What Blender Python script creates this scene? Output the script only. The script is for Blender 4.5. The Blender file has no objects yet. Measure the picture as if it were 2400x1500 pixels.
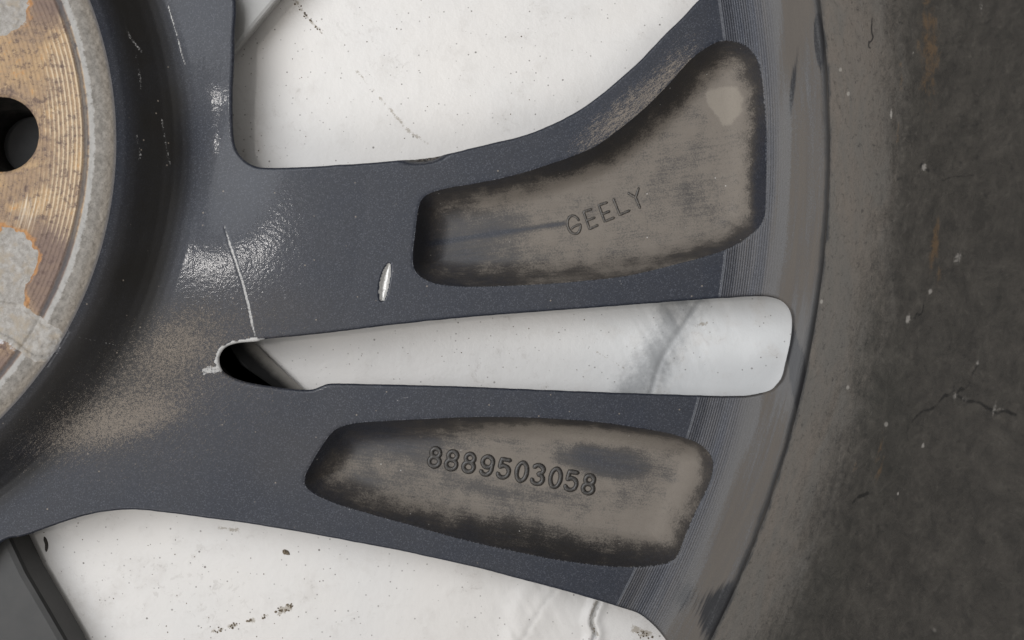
import bpy, bmesh, math, random
import numpy as np

# ------------------------------------------------------------------ camera, light, exposure
D, ZP = 240.0, 12.0            # camera height over the spoke backs, spoke backs over the sheet (mm)
PX = 12.0                      # photo pixels per mm on the plane of the spoke backs
AX = (-580.0, 345.0)           # wheel axis in photo pixels
scn = bpy.context.scene
COL = scn.collection
scn.view_settings.view_transform = 'Standard'
scn.view_settings.look = 'None'
scn.view_settings.exposure = 0.0
scn.view_settings.gamma = 1.0

cd = bpy.data.cameras.new("camera")
cam = bpy.data.objects.new("camera", cd)
COL.objects.link(cam)
cam.location = (0, 0, (D + ZP) / 1000)
cd.sensor_width = 36.0
cd.lens = 36.0 * D / (2400 / PX)
cd.clip_start, cd.clip_end = 0.01, 50
cd.dof.use_dof = True
cd.dof.focus_distance = D / 1000
cd.dof.aperture_fstop = cd.lens / 0.8
scn.camera = cam

w = bpy.data.worlds.new("World")
scn.world = w
w.use_nodes = True
bg = w.node_tree.nodes["Background"]
bg.inputs[0].default_value = (1.0, 0.985, 0.965, 1)
bg.inputs[1].default_value = 0.60

def area(name, loc, aim, sx, sy, power, color):
    l = bpy.data.lights.new(name, 'AREA')
    l.shape, l.size, l.size_y, l.energy, l.color = 'RECTANGLE', sx, sy, power, color
    o = bpy.data.objects.new(name, l)
    COL.objects.link(o)
    o.location = loc
    from mathutils import Vector
    o.rotation_euler = (Vector(aim) - Vector(loc)).to_track_quat('-Z', 'Y').to_euler()
    return o
area("ceiling_lamp", (-0.26, 0.075, 1.5), (0, 0, 0), 0.075, 0.035, 1.6, (1.0, 0.96, 0.92))
area("sheen_fill", (-0.75, 0.45, 1.5), (0, 0, 0), 1.3, 1.1, 23.0, (0.94, 0.965, 1.0))  # added overhead source, for fill and a sheen on the spokes
area("soft_fill", (-0.75, -1.15, 1.35), (0, 0, 0), 1.1, 0.8, 13.0, (1.0, 0.98, 0.95))  # added soft fill from the lower left

# ------------------------------------------------------------------ helpers: photo pixels and outlines
def w2(p, h=0.0):
    """photo pixel of a feature at height h (mm over the spoke backs) -> plan coordinates in mm from the wheel axis"""
    p = np.asarray(p, float).reshape(-1, 2)
    k = (D - h) / D
    return np.stack([((p[:, 0] - 1200) * k + 1200 - AX[0]) / PX,
                     (AX[1] - ((p[:, 1] - 750) * k + 750)) / PX], 1)
LOC = ((AX[0] - 1200) / PX / 1000, (750 - AX[1]) / PX / 1000, 0.0)

def smooth(p, n=6, closed=True):
    p = np.asarray(p, float)
    if closed:
        q = np.concatenate([p[-1:], p, p[:2]])
    else:
        q = np.concatenate([2 * p[:1] - p[1:2], p, 2 * p[-1:] - p[-2:-1]])
    out = []
    t = np.linspace(0, 1, n, endpoint=False)[:, None]
    for i in range(len(q) - 3):
        a, b, c, d = q[i:i + 4]
        out.append(.5 * (2 * b + (c - a) * t + (2 * a - 5 * b + 4 * c - d) * t * t + (3 * b - a - 3 * c + d) * t ** 3))
    r = np.concatenate(out)
    return r if closed else np.concatenate([r, p[-1:]])

def rot(p, deg):
    a = math.radians(deg)
    c, s = math.cos(a), math.sin(a)
    return np.asarray(p) @ np.array([[c, s], [-s, c]])

def seg_dist(P, A, B):
    best = np.full(len(P), 1e9)
    for a, b in zip(A, B):
        d = b - a
        L = d @ d
        if L < 1e-12:
            continue
        t = np.clip(((P - a) @ d) / L, 0, 1)
        e0 = P[:, 0] - a[0] - t * d[0]
        e1 = P[:, 1] - a[1] - t * d[1]
        np.minimum(best, e0 * e0 + e1 * e1, out=best)
    return np.sqrt(best)

def poly_sdf(X, Y, poly, m=3.0, far=-9.0):
    """signed distance, positive inside; only near the outline, 'far' elsewhere"""
    out = np.full(X.shape, far)
    lo, hi = poly.min(0) - m, poly.max(0) + m
    i = np.nonzero((X > lo[0]) & (X < hi[0]) & (Y > lo[1]) & (Y < hi[1]))[0]
    if not len(i):
        return out
    P = np.stack([X[i], Y[i]], 1)
    A, B = poly, np.roll(poly, -1, 0)
    d = seg_dist(P, A, B)
    ins = np.zeros(len(P), bool)
    for a, b in zip(A, B):
        if a[1] == b[1]:
            continue
        c = (P[:, 1] < a[1]) != (P[:, 1] < b[1])
        ins ^= c & (P[:, 0] < (b[0] - a[0]) * (P[:, 1] - a[1]) / (b[1] - a[1]) + a[0])
    out[i] = np.where(ins, d, -d)
    return out

def line_dist(X, Y, pts, m=3.0, far=99.0):
    out = np.full(X.shape, far)
    lo, hi = pts.min(0) - m, pts.max(0) + m
    i = np.nonzero((X > lo[0]) & (X < hi[0]) & (Y > lo[1]) & (Y < hi[1]))[0]
    if len(i):
        out[i] = seg_dist(np.stack([X[i], Y[i]], 1), pts[:-1], pts[1:])
    return out

def hash2(i, j, s):
    n = (i.astype(np.int64) * 374761393 + j.astype(np.int64) * 668265263 + s * 974711) & 0x7fffffff
    n = ((n ^ (n >> 13)) * 1274126177) & 0x7fffffff
    return ((n ^ (n >> 16)) & 0xffff) / 65535.0
def vnoise(x, y, s=0):
    i, j = np.floor(x), np.floor(y)
    u, v = x - i, y - j
    u, v = u * u * (3 - 2 * u), v * v * (3 - 2 * v)
    a = hash2(i, j, s) * (1 - u) + hash2(i + 1, j, s) * u
    b = hash2(i, j + 1, s) * (1 - u) + hash2(i + 1, j + 1, s) * u
    return a * (1 - v) + b * v
def fbm(x, y, o=4, s=0):
    r, amp, tot = 0, 1.0, 0
    for k in range(o):
        r = r + amp * vnoise(x * 2 ** k + 17 * k, y * 2 ** k - 31 * k, s + k)
        tot += amp
        amp *= .55
    return r / tot
def sst(a, b, x):
    t = np.clip((x - a) / (b - a), 0, 1)
    return t * t * (3 - 2 * t)
def blob(X, Y, px, py, rx, ry, deg=0, h=0, p=2.0):
    c = w2([(px, py)], h)[0]
    a = math.radians(deg)
    u = ((X - c[0]) * math.cos(a) + (Y - c[1]) * math.sin(a)) / (rx / PX)
    v = (-(X - c[0]) * math.sin(a) + (Y - c[1]) * math.cos(a)) / (ry / PX)
    return np.exp(-(u * u + v * v) ** (p / 2))

# ------------------------------------------------------------------ outlines traced on the photograph (pixels)
W1low = [(550, 0), (548, 70), (547, 133), (544, 190), (542, 250), (543, 312), (550, 347), (566, 370), (587, 384), (612, 391), (660, 391), (730, 388),
         (800, 383), (880, 377), (943, 371), (1033, 359), (1133, 336), (1233, 310), (1300, 283), (1367, 247), (1433, 197),
         (1500, 137), (1567, 67), (1600, 35), (1637, -4)]
W3up = [(0, 1273), (50, 1258), (100, 1241), (167, 1218), (205, 1208), (240, 1201), (283, 1197), (333, 1198), (433, 1211), (567, 1230), (700, 1252), (800, 1271),
        (933, 1297), (1050, 1323), (1133, 1343), (1267, 1379), (1367, 1407), (1467, 1437), (1502, 1449), (1533, 1471), (1557, 1497), (1572, 1524), (1574, 1560)]
w1a, w3a = w2(W1low), w2(W3up)
def polar(r, deg):
    return np.array([[r * math.cos(math.radians(deg)), r * math.sin(math.radians(deg))]])
rim_a = np.concatenate([polar(193.3, 10.4), polar(199.2, 12.2), polar(203.0, 14.9), polar(204.3, 20), polar(204.3, 27), polar(204.3, 34), polar(204.0, 39.5)])
BIG1 = np.concatenate([w1a[::-1], rot(w3a, 72)[3:]])       # placeholder order, rebuilt below
# window above: traced lower/left edge, then the rim arc, then the neighbour spoke's edge (the lower window's edge turned by 72 degrees)
up = rot(w3a, 72)
BIG1 = smooth(np.concatenate([w1a, rim_a, up[::-1][:-9], (up[6:7] + w1a[:1] * 1) / 2 + [[0, 2.0]]]))
lo = rot(w1a, -72)
BIG3 = smooth(np.concatenate([w3a, rot(rim_a, -72)[::-1], lo[::-1][:-8], lo[3:4]]))
BIGR = rot(smooth(np.concatenate([w1a, rim_a, up[::-1][:-9], (up[6:7] + w1a[:1]) / 2 + [[0, 2.0]]])), 72)
SLOT = smooth(w2([(613, 796), (700, 787), (800, 776), (967, 756), (1133, 740), (1300, 728), (1467, 715), (1600, 705), (1700, 698), (1783, 694), (1817, 697),
         (1840, 708), (1854, 727), (1859, 753), (1854, 800), (1845, 843), (1837, 877), (1826, 898), (1800, 919), (1733, 930), (1600, 928),
         (1300, 917), (1067, 907), (840, 901), (773, 900), (748, 907), (727, 914), (690, 914), (640, 908), (590, 900), (553, 890), (527, 877),
         (515, 863), (511, 848), (512, 835), (520, 820), (533, 810), (557, 804), (590, 801), (606, 799)]))
POCK1 = smooth(w2([(977, 497), (985, 467), (1007, 450), (1053, 437), (1133, 423), (1210, 405), (1300, 377), (1383, 345), (1433, 313), (1500, 260),
         (1550, 213), (1600, 157), (1633, 123), (1667, 99), (1695, 87), (1725, 87), (1753, 98), (1773, 117), (1787, 150), (1795, 200), (1802, 300),
         (1802, 400), (1800, 490), (1795, 512), (1785, 531), (1765, 549), (1733, 571), (1683, 592), (1600, 615), (1467, 646), (1300, 663), (1133, 671),
         (1040, 668), (1002, 658), (978, 642), (967, 623), (966, 600), (968, 567), (973, 527)]))
POCK2 = smooth(w2([(875, 990), (1000, 984), (1100, 980), (1200, 980), (1300, 984), (1400, 992), (1500, 1006), (1567, 1018), (1625, 1035), (1657, 1054),
         (1674, 1077), (1677, 1100), (1667, 1139), (1650, 1174), (1633, 1209), (1615, 1250), (1600, 1290), (1590, 1311), (1573, 1325), (1535, 1334), (1467, 1338), (1400, 1333),
         (1300, 1319), (1200, 1298), (1133, 1283), (1050, 1262), (967, 1238), (880, 1214), (800, 1190), (760, 1175), (728, 1158), (712, 1139), (712, 1117),
         (725, 1090), (748, 1052), (775, 1015), (800, 1001), (832, 994)]))
HOLE_C = w2([(0, 314)], 9.0)[0]
HOLE_R = 7.05

# ------------------------------------------------------------------ height of the casting (mm), one function for every part of it
PR = np.array([0, 60, 71.9, 72.8, 73.6, 75, 77, 79, 81, 82.6, 84, 85.4, 87, 90, 100, 120, 150, 180, 191.6, 191.75, 194, 197, 200, 203, 206, 208.4, 209.3, 209.8, 210.3])
PH = np.array([9, 9, 9, 8.75, 8.2, 7.35, 5.7, 3.95, 2.3, 1.25, .66, .34, .15, -.05, -.62, -1.6, -2.6, -3.3, -3.5, -3.35, -3.35, -3.0, -2.3, -1.4, -.3, .8, 1.0, .95, .6])
rr_f = np.linspace(0, 215, 8601)
hh_f = np.interp(rr_f, PR, PH)
ker = np.exp(-np.linspace(-2, 2, 41) ** 2)
hs = np.convolve(np.pad(hh_f, 20, 'edge'), ker / ker.sum(), 'valid')
ker2 = np.exp(-np.linspace(-2, 2, 241) ** 2)
hs2 = np.convolve(np.pad(hh_f, 120, 'edge'), ker2 / ker2.sum(), 'valid')
ks = np.where((rr_f > 190.6) & (rr_f < 192.6), 0.0, 1.0)
hh_f = np.where(ks > 0, hs, hh_f)

GOUGE = w2([(909, 618), (903, 640), (898, 665), (895, 685), (893, 702)])
SCR = w2([(525, 531), (536, 566), (547, 600), (567, 660), (580, 713), (590, 763), (597, 793)])
CHANNEL = smooth(w2([(-160, 660), (-60, 690), (45, 700), (60, 718), (100, 748), (128, 764), (146, 786), (147, 806), (135, 830), (112, 848), (75, 845), (45, 825), (10, 800), (-60, 772), (-160, 740)], 9))
PATCH = [smooth(w2(q, 9), 4) for q in (
    [(-120, -120), (30, -120), (58, -20), (67, 20), (62, 45), (50, 62), (34, 74), (10, 84), (-30, 92), (-120, 80)],
    [(-120, 545), (-40, 536), (20, 537), (55, 548), (78, 572), (87, 605), (78, 640), (60, 672), (52, 700), (40, 730), (-40, 760), (-120, 700)])]

class F:       # everything known about a set of plan points
    pass
def pocket_depth(d, depth, wid):
    t = np.clip(d / wid, 0, 1)
    return depth * (1 - (1 - t) ** 2.5)
def wall1(X, Y):
    return 2.0 + 4.0 * np.clip(blob(X, Y, 1560, 190, 230, 70, 42, -3, 3) + .8 * blob(X, Y, 1330, 372, 170, 45, 22, -3, 3), 0, 1) + 1.0 * blob(X, Y, 1400, 650, 420, 40, 6, -3) + .8 * blob(X, Y, 1790, 420, 30, 160, 0, -3)
def wall2(X, Y):
    return 1.9 + 3.8 * blob(X, Y, 1360, 1300, 330, 62, -13, -3, 4) + 1.6 * blob(X, Y, 750, 1090, 60, 80, 0, -3) + .9 * blob(X, Y, 1300, 990, 380, 30, -3, -3)
def height(X, Y, dW, d1, d2, dO):
    R = np.hypot(X, Y)
    h = np.where((d1 > 0) | (d2 > 0) | (dO > 0), np.interp(R, rr_f, hs2), np.interp(R, rr_f, hh_f))
    pad = R < 74
    # rolled edges of the windows
    q = np.clip(dW, 0, .6)
    h = h - (.6 - np.sqrt(np.maximum(.36 - (.6 - q) ** 2, 0))) * .8
    # pockets cast into the spokes
    tilt = 1 + .25 * sst(95, 150, R)
    h = h - np.where(d1 > 0, pocket_depth(d1, 7.4, wall1(X, Y) + 4.6), 0) - np.where(d2 > 0, pocket_depth(d2, 7.0, wall2(X, Y) + 4.4), 0) - np.where(dO > 0, pocket_depth(dO, 6.4, 5.5), 0)
    rim = np.minimum.reduce([np.where(d > 0, 9, -d) for d in (d1, d2, dO)])
    h = h - .1 * np.clip(1 - rim / .6, 0, 1) ** 2
    # gouge, scratch, torn edge, chip in the upper edge
    g = line_dist(X, Y, GOUGE)
    wd = 1.05 * np.clip(1 - ((Y - GOUGE[:, 1].mean()) / 4.1) ** 2, 0, 1) ** .6
    gg = np.clip(1 - (g / np.maximum(wd, 1e-3)) ** 2, 0, 1)
    n = fbm(X * 2.2, Y * 2.2, 3, 5)
    h = h - gg * (.7 + .25 * n)
    s = line_dist(X, Y, SCR)
    h = h - .05 * np.exp(-(s / .2) ** 2)
    ch = blob(X, Y, 992, 362, 46, 15, 8, 0, 4)
    h = h - ch * 1.7 * (.7 + .6 * n)
    glint_dip = blob(X, Y, 500, 370, 95, 135, 0) * 1.35 * sst(81, 86, R)  # hollow added to aim the lamp's highlight beside the window corner
    h = h - glint_dip
    # hub face: lathe steps, corroded recesses, radial channel, hole chamfer
    lath = .02 * np.sin(R * 7.5 + 0) * (R < 67.8)
    gp = np.zeros_like(R)
    if pad.any():
        for p in PATCH + [CHANNEL]:
            gp = np.maximum(gp, sst(-.6, .4, poly_sdf(X, Y, p, 2.5, -9)))
    h = h + np.where(R < 67.8, lath, 0) * (1 - gp) - .35 * np.exp(-((R - 68.2) / .4) ** 2)
    rough = (fbm(X * 1.5, Y * 1.5, 5, 9) - .5)
    h = h + np.where(R < 73, rough * (.12 + .28 * sst(68, 69.5, R)), 0)
    h = h - .3 * sst(70.6, 73.0, R) * (1 - sst(73.0, 77.0, R))
    if pad.any():
        c = poly_sdf(X, Y, CHANNEL, 2.5, -9)
        c = c + (fbm(X * .9, Y * .9, 3, 3) - .5) * .5
        h = h - .5 * sst(-.6, 1.3, c) * (R < 74)
        for p in PATCH:
            d = poly_sdf(X, Y, p, 2.5, -9) + (fbm(X * .7, Y * .7, 4, 77) - .5) * 1.4
            h = h + (.10 * sst(-.25, .35, d) + .3 * rough * sst(0, .5, d)) * (R < 68.5)
        hd = np.hypot(X - HOLE_C[0], Y - HOLE_C[1]) - HOLE_R
        h = h - .7 * np.clip(1 - hd / .8, 0, 1) ** 1.5
    return h

# ------------------------------------------------------------------ plan grid, fine inside the photo frame
def axis_pts(lo, a, b, hi, fine, coarse):
    left = np.linspace(lo, a, max(2, int((a - lo) / coarse)), endpoint=False)
    right = np.linspace(b, hi, max(2, int((hi - b) / coarse)) + 1)[1:] if hi > b else np.array([])
    return np.concatenate([left, np.linspace(a, b, int((b - a) / fine) + 1), right])
gx = axis_pts(-3110, -60, 2040, 2040, 2.4, 34)
gy = axis_pts(-2190, -60, 1570, 2880, 2.4, 34)
NX, NY = len(gx), len(gy)
GX, GY = np.meshgrid((gx - AX[0]) / PX, (AX[1] - gy) / PX)
X, Y = GX.ravel(), GY.ravel()
OPEN = [BIG1, BIG3, rot(BIGR, 0), rot(BIGR, 72), rot(BIGR, 144)] + [SLOT] + [rot(SLOT, 72 * k) for k in (1, 2, 3, 4)]
dW = np.full(X.shape, 9.0)
for p in OPEN:
    dW = np.minimum(dW, -poly_sdf(X, Y, p))
d1, d2 = poly_sdf(X, Y, POCK1), poly_sdf(X, Y, POCK2)
dO = np.full(X.shape, -9.0)
for k in (1, 2, 3, 4):
    dO = np.maximum(dO, np.maximum(poly_sdf(X, Y, rot(POCK1, 72 * k)), poly_sdf(X, Y, rot(POCK2, 72 * k))))
# a little unevenness on the cast outlines
jit = (fbm(X * .35, Y * .35, 3, 21) - .5) * .16
dW, d1, d2 = dW + jit * (dW < 5), d1 + jit * (d1 > -5) * .8, d2 + jit * (d2 > -5) * .8
DATA = np.stack([X, Y, dW, d1, d2, dO], 1)
ii = (np.arange(NY - 1)[:, None] * NX + np.arange(NX - 1)).ravel()
TRI = np.concatenate([np.stack([ii, ii + NX, ii + 1], 1), np.stack([ii + 1, ii + NX, ii + NX + 1], 1)])

def clip(data, tri, f):
    """keep f > 0; cuts triangles along f = 0. Returns data, tri, cut edges (kept material on the left)"""
    f = np.where(np.abs(f) < 1e-6, 1e-6, f)
    s = f > 0
    c = s[tri].sum(1)
    keep = tri[c == 3]
    out, edges = [keep], []
    E = {}
    new = [data]
    base = len(data)
    def cut(a, b):
        lo_, hi_ = np.minimum(a, b), np.maximum(a, b)
        return lo_.astype(np.int64) * (base + 1) + hi_
    todo = []
    for cnt in (1, 2):
        t = tri[c == cnt]
        if not len(t):
            continue
        st = s[t]
        k = np.argmax(st, 1) if cnt == 1 else np.argmin(st, 1)
        r = np.arange(len(t))
        a, b, d = t[r, k], t[r, (k + 1) % 3], t[r, (k + 2) % 3]
        todo.append((cnt, a, b, d))
    if todo:
        keys = np.concatenate([np.concatenate([cut(a, b), cut(a, d)]) for _, a, b, d in todo])
        u, inv = np.unique(keys, return_inverse=True)
        lo_, hi_ = u // (base + 1), u % (base + 1)
        t_ = (f[lo_] / (f[lo_] - f[hi_]))[:, None]
        new.append(data[lo_] * (1 - t_) + data[hi_] * t_)
        o = 0
        for cnt, a, b, d in todo:
            n = len(a)
            ab, ad = inv[o:o + n] + base, inv[o + n:o + 2 * n] + base
            o += 2 * n
            if cnt == 1:
                out.append(np.stack([a, ab, ad], 1))
                edges.append(np.stack([ab, ad], 1))
            else:
                out.append(np.stack([ab, b, d], 1))
                out.append(np.stack([ab, d, ad], 1))
                edges.append(np.stack([ad, ab], 1))
    data = np.concatenate(new)
    tri = np.concatenate(out)
    e = np.concatenate(edges) if edges else np.zeros((0, 2), int)
    used, inv = np.unique(np.concatenate([tri.ravel(), e.ravel()]), return_inverse=True)
    return data[used], inv[:tri.size].reshape(-1, 3), inv[tri.size:].reshape(-1, 2)

# ------------------------------------------------------------------ meshes
def mesh_obj(name, V, T, mat, parent=None, attrs=None, flat=False, quads=None):
    """V in mm in the parent's frame (z over the spoke backs)"""
    me = bpy.data.meshes.new(name)
    V = np.asarray(V, float)
    me.vertices.add(len(V))
    me.vertices.foreach_set('co', (V / 1000 + [0, 0, ZP / 1000]).astype(np.float32).ravel())
    nt = 0 if T is None else len(T)
    nq = 0 if quads is None else len(quads)
    loops = np.concatenate([np.asarray(a).ravel() for a in (T, quads) if a is not None and len(a)])
    me.loops.add(len(loops))
    me.loops.foreach_set('vertex_index', loops.astype(np.int32))
    me.polygons.add(nt + nq)
    st = np.concatenate([np.arange(nt) * 3, nt * 3 + np.arange(nq) * 4])
    me.polygons.foreach_set('loop_start', st.astype(np.int32))
    me.polygons.foreach_set('use_smooth', np.full(nt + nq, not flat))
    for k, v in (attrs or {}).items():
        v = np.asarray(v, np.float32)
        if v.ndim == 2:
            me.attributes.new(k, 'FLOAT_VECTOR', 'POINT').data.foreach_set('vector', v.ravel())
        else:
            me.attributes.new(k, 'FLOAT', 'POINT').data.foreach_set('value', v)
    me.update(calc_edges=True)
    me.validate()
    me.materials.append(mat)
    o = bpy.data.objects.new(name, me)
    COL.objects.link(o)
    if parent:
        o.parent = parent
    return o

# ------------------------------------------------------------------ node shorthand
class Sk:
    def __init__(s, g, k): s.g, s.k = g, k
    def __add__(a, b): return a.g.math('ADD', a, b)
    def __radd__(a, b): return a.g.math('ADD', b, a)
    def __sub__(a, b): return a.g.math('SUBTRACT', a, b)
    def __rsub__(a, b): return a.g.math('SUBTRACT', b, a)
    def __mul__(a, b): return a.g.math('MULTIPLY', a, b)
    __rmul__ = __mul__
    def __truediv__(a, b): return a.g.math('DIVIDE', a, b)
    def pow(a, b): return a.g.math('POWER', a, b)
    def abs(a): return a.g.math('ABSOLUTE', a)
    def sin(a): return a.g.math('SINE', a)
    def max(a, b): return a.g.math('MAXIMUM', a, b)
    def min(a, b): return a.g.math('MINIMUM', a, b)
    def sat(a): return a.g.math('MAXIMUM', a.g.math('MINIMUM', a, 1.0), 0.0)
    def ss(a, lo, hi, o0=0.0, o1=1.0): return a.g.ramp(a, lo, hi, o0, o1)

class G:
    def __init__(s, name):
        s.m = bpy.data.materials.new(name)
        s.m.use_nodes = True
        s.t = s.m.node_tree
        s.b = s.t.nodes["Principled BSDF"]
    def put(s, n, i, v):
        if isinstance(v, Sk): s.t.links.new(v.k, n.inputs[i])
        elif v is not None:
            if isinstance(v, tuple) and len(v) == 3 and len(n.inputs[i].default_value) == 4: v = (*v, 1)
            n.inputs[i].default_value = v
    def math(s, op, a, b=None):
        n = s.t.nodes.new('ShaderNodeMath'); n.operation = op
        s.put(n, 0, a); s.put(n, 1, b)
        return Sk(s, n.outputs[0])
    def ramp(s, a, lo, hi, o0=0.0, o1=1.0):
        n = s.t.nodes.new('ShaderNodeMapRange'); n.interpolation_type = 'SMOOTHSTEP'
        for i, v in enumerate((a, lo, hi, o0, o1)): s.put(n, i, v)
        return Sk(s, n.outputs[0])
    def attr(s, name, vec=False):
        n = s.t.nodes.new('ShaderNodeAttribute'); n.attribute_name = name
        return Sk(s, n.outputs['Vector' if vec else 'Fac'])
    def obj(s):
        n = s.t.nodes.new('ShaderNodeTexCoord')
        return s.vmul(Sk(s, n.outputs['Object']), (1000, 1000, 1000))
    def vmul(s, v, k, r=0.0):
        n = s.t.nodes.new('ShaderNodeMapping')
        s.put(n, 0, v); n.inputs['Scale'].default_value = k; n.inputs['Rotation'].default_value = (0, 0, math.radians(r))
        return Sk(s, n.outputs[0])
    def streak(s, v, deg, along, across):
        """coordinates for noise drawn out along a direction"""
        a = s.vmul(v, (1, 1, 1), -deg)
        return s.vmul(a, (1 / along, 1 / across, 1 / across))
    def xyz(s, v):
        n = s.t.nodes.new('ShaderNodeSeparateXYZ'); s.put(n, 0, v)
        return [Sk(s, o) for o in n.outputs]
    def noise(s, v, scale=1.0, det=3.0, rough=.55, dist=0.0):
        n = s.t.nodes.new('ShaderNodeTexNoise')
        s.put(n, 'Vector', v); n.inputs['Scale'].default_value = scale; n.inputs['Detail'].default_value = det
        n.inputs['Roughness'].default_value = rough; n.inputs['Distortion'].default_value = dist
        return Sk(s, n.outputs['Fac'])
    def vor(s, v, scale, feat='F1', rnd=1.0):
        n = s.t.nodes.new('ShaderNodeTexVoronoi'); n.feature = feat
        s.put(n, 'Vector', v); n.inputs['Scale'].default_value = scale; n.inputs['Randomness'].default_value = rnd
        c = s.xyz(Sk(s, n.outputs['Color']))
        return Sk(s, n.outputs['Distance']), c[0], c[1]
    def mix(s, f, a, b):
        n = s.t.nodes.new('ShaderNodeMix'); n.data_type = 'RGBA'
        s.put(n, 0, f); s.put(n, 6, a); s.put(n, 7, b)
        return Sk(s, n.outputs[2])
    def bump(s, h, strength, dist, normal=None):
        n = s.t.nodes.new('ShaderNodeBump')
        s.put(n, 'Height', h); s.put(n, 'Strength', strength); s.put(n, 'Distance', dist)
        if normal: s.put(n, 'Normal', normal)
        return Sk(s, n.outputs[0])
    def done(s, color, rough, metal=0.0, normal=None, spec=.5, coat=None, coat_r=.2):
        s.put(s.b, 'Base Color', color); s.put(s.b, 'Roughness', rough); s.put(s.b, 'Metallic', metal)
        s.put(s.b, 'Specular IOR Level', spec)
        if normal: s.put(s.b, 'Normal', normal)
        if coat is not None:
            s.put(s.b, 'Coat Weight', coat); s.put(s.b, 'Coat Roughness', coat_r)
        return s.m

PAINT, DUST, DARK_TONE, METAL = (.016, .0195, .030), (.235, .200, .165), (.0125, .0112, .0098), (.50, .49, .475)

def casting_common(g, co, dust_gain=1.0):
    """painted casting: metallic flake, dust held by the attribute, bare metal by the attribute"""
    flake, fr, fg = g.vor(co, 5.5)
    n1, n2 = g.noise(co, .09, 4), g.noise(co, 6.0, 2, .6)
    pc = g.mix(n1.ss(.3, .7), PAINT, (.021, .0235, .032))
    pc = g.mix(fr.ss(.66, 1.0) * .25, pc, (.13, .135, .16))
    pc = g.mix((1.0 - fg.ss(0, .3)) * .45, pc, (.008, .009, .012))
    return pc, n1, n2, fr

# --- spoke backs
def mat_paint():
    g = G("painted_casting")
    co = g.obj()
    pc, n1, n2, fr = casting_common(g, co)
    fine = g.noise(g.streak(co, 40, 1.4, .35), 1.0, 5, .65)
    du = g.attr('dust')
    fs = g.attr('film_or_shade').ss(.1, .4)
    fine = fine * (1.0 - fs) + g.noise(co, 1.6, 7, .8) * fs
    dm = (du + (fine - .5) * 1.3 + (n2 - .5) * 1.5).ss(.42, .78) * du.ss(.02, .2)
    sp, sr, _ = g.vor(co, .5)
    speck = (1.0 - sp.ss(.05, .11)) * sr.ss(.72, .76)
    fi = g.attr('film_or_shade')
    col = g.mix((fi * (.25 + n2 * .5)).sat(), pc, (.070, .060, .050))
    sk = g.attr('darkening')
    col = g.mix((sk * (.9 + (n2 - .5) * .8)).sat(), col, DARK_TONE)
    col = g.mix((dm * .75 + speck * .7).sat(), col, DUST)
    me = g.attr('metal')
    mm = (me + (g.noise(co, 3.0, 4, .6) - .5) * .9 * me.ss(0, .3)).ss(.35, .6)
    col = g.mix(mm * (.05 + me * .55 + g.noise(co, 2.2, 4, .7) * .75).sat(), col, METAL)
    ro = g.mix(dm, (.36, .36, .36), (.85, .85, .85))
    r = (.40 + n1 * .1 + dm * .4 + fi * .12).min(.9)
    r = r - mm * .05
    peel = g.noise(co, 1.15, 2, .5) * 1.0 + g.noise(co, 3.0, 1, .5) * .35
    nb = g.bump(peel, .2, .00007)
    nb = g.bump(dm * 1.0 + fine * dm + g.noise(co, 4, 3) * mm * 3.0, .35, .0001, nb)
    cb = g.bump(peel, .45, .00004)
    g.put(g.b, 'Coat Normal', cb)
    return g.done(col, r, mm * me.ss(.8, .98) * .7, nb, .32, .14 * (1.0 - dm) * (1.0 - fi.sat() * .5), .09)

# --- pockets
def mat_pocket():
    g = G("dusty_casting")
    co = g.obj()
    pc, n1, n2, fr = casting_common(g, co)
    du = g.attr('dust')
    st = g.noise(g.streak(co, g_dir[0], 9, .5), 1.0, 5, .65)
    fine = g.noise(co, 3.2, 6, .75)
    big = g.noise(co, .22, 4, .6)
    dm = (du + (st - .5) * .7 + (fine - .5) * 1.9 + (big - .5) * 1.3).ss(.26, .92)
    thin = (du * .9 + .3 + (big - .5) * .5 + (st - .5) * .7).ss(.0, .75)
    sp, sr, _ = g.vor(co, .5)
    speck = (1.0 - sp.ss(.04, .09)) * sr.ss(.85, .88)
    grain = g.noise(co, 6.5, 3, .7)
    col = g.mix(thin * .75, pc, (.058, .050, .042))
    col = g.mix(g.attr('film_or_shade') * (.45 + st * .6), col, DARK_TONE)  # pocket walls: grime and wall shade put into the colour
    col = g.mix(dm * (.45 + grain * .55), col, g.mix(g.noise(co, .5, 3), (.185, .159, .134), (.228, .200, .170)))
    pl = g.attr('pale')
    col = g.mix((pl + (fine - .5) * 1.8 * pl.ss(0, .3)).ss(.2, 1.1) * .55, col, (.27, .24, .20))
    col = g.mix(speck * .8, col, (.5, .48, .45))
    r = .45 + dm * .4
    nb = g.bump(fine + grain * .8, .22, .00025)
    return g.done(col, r, 0.0, nb, .45)
g_dir = [8.0]

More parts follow.
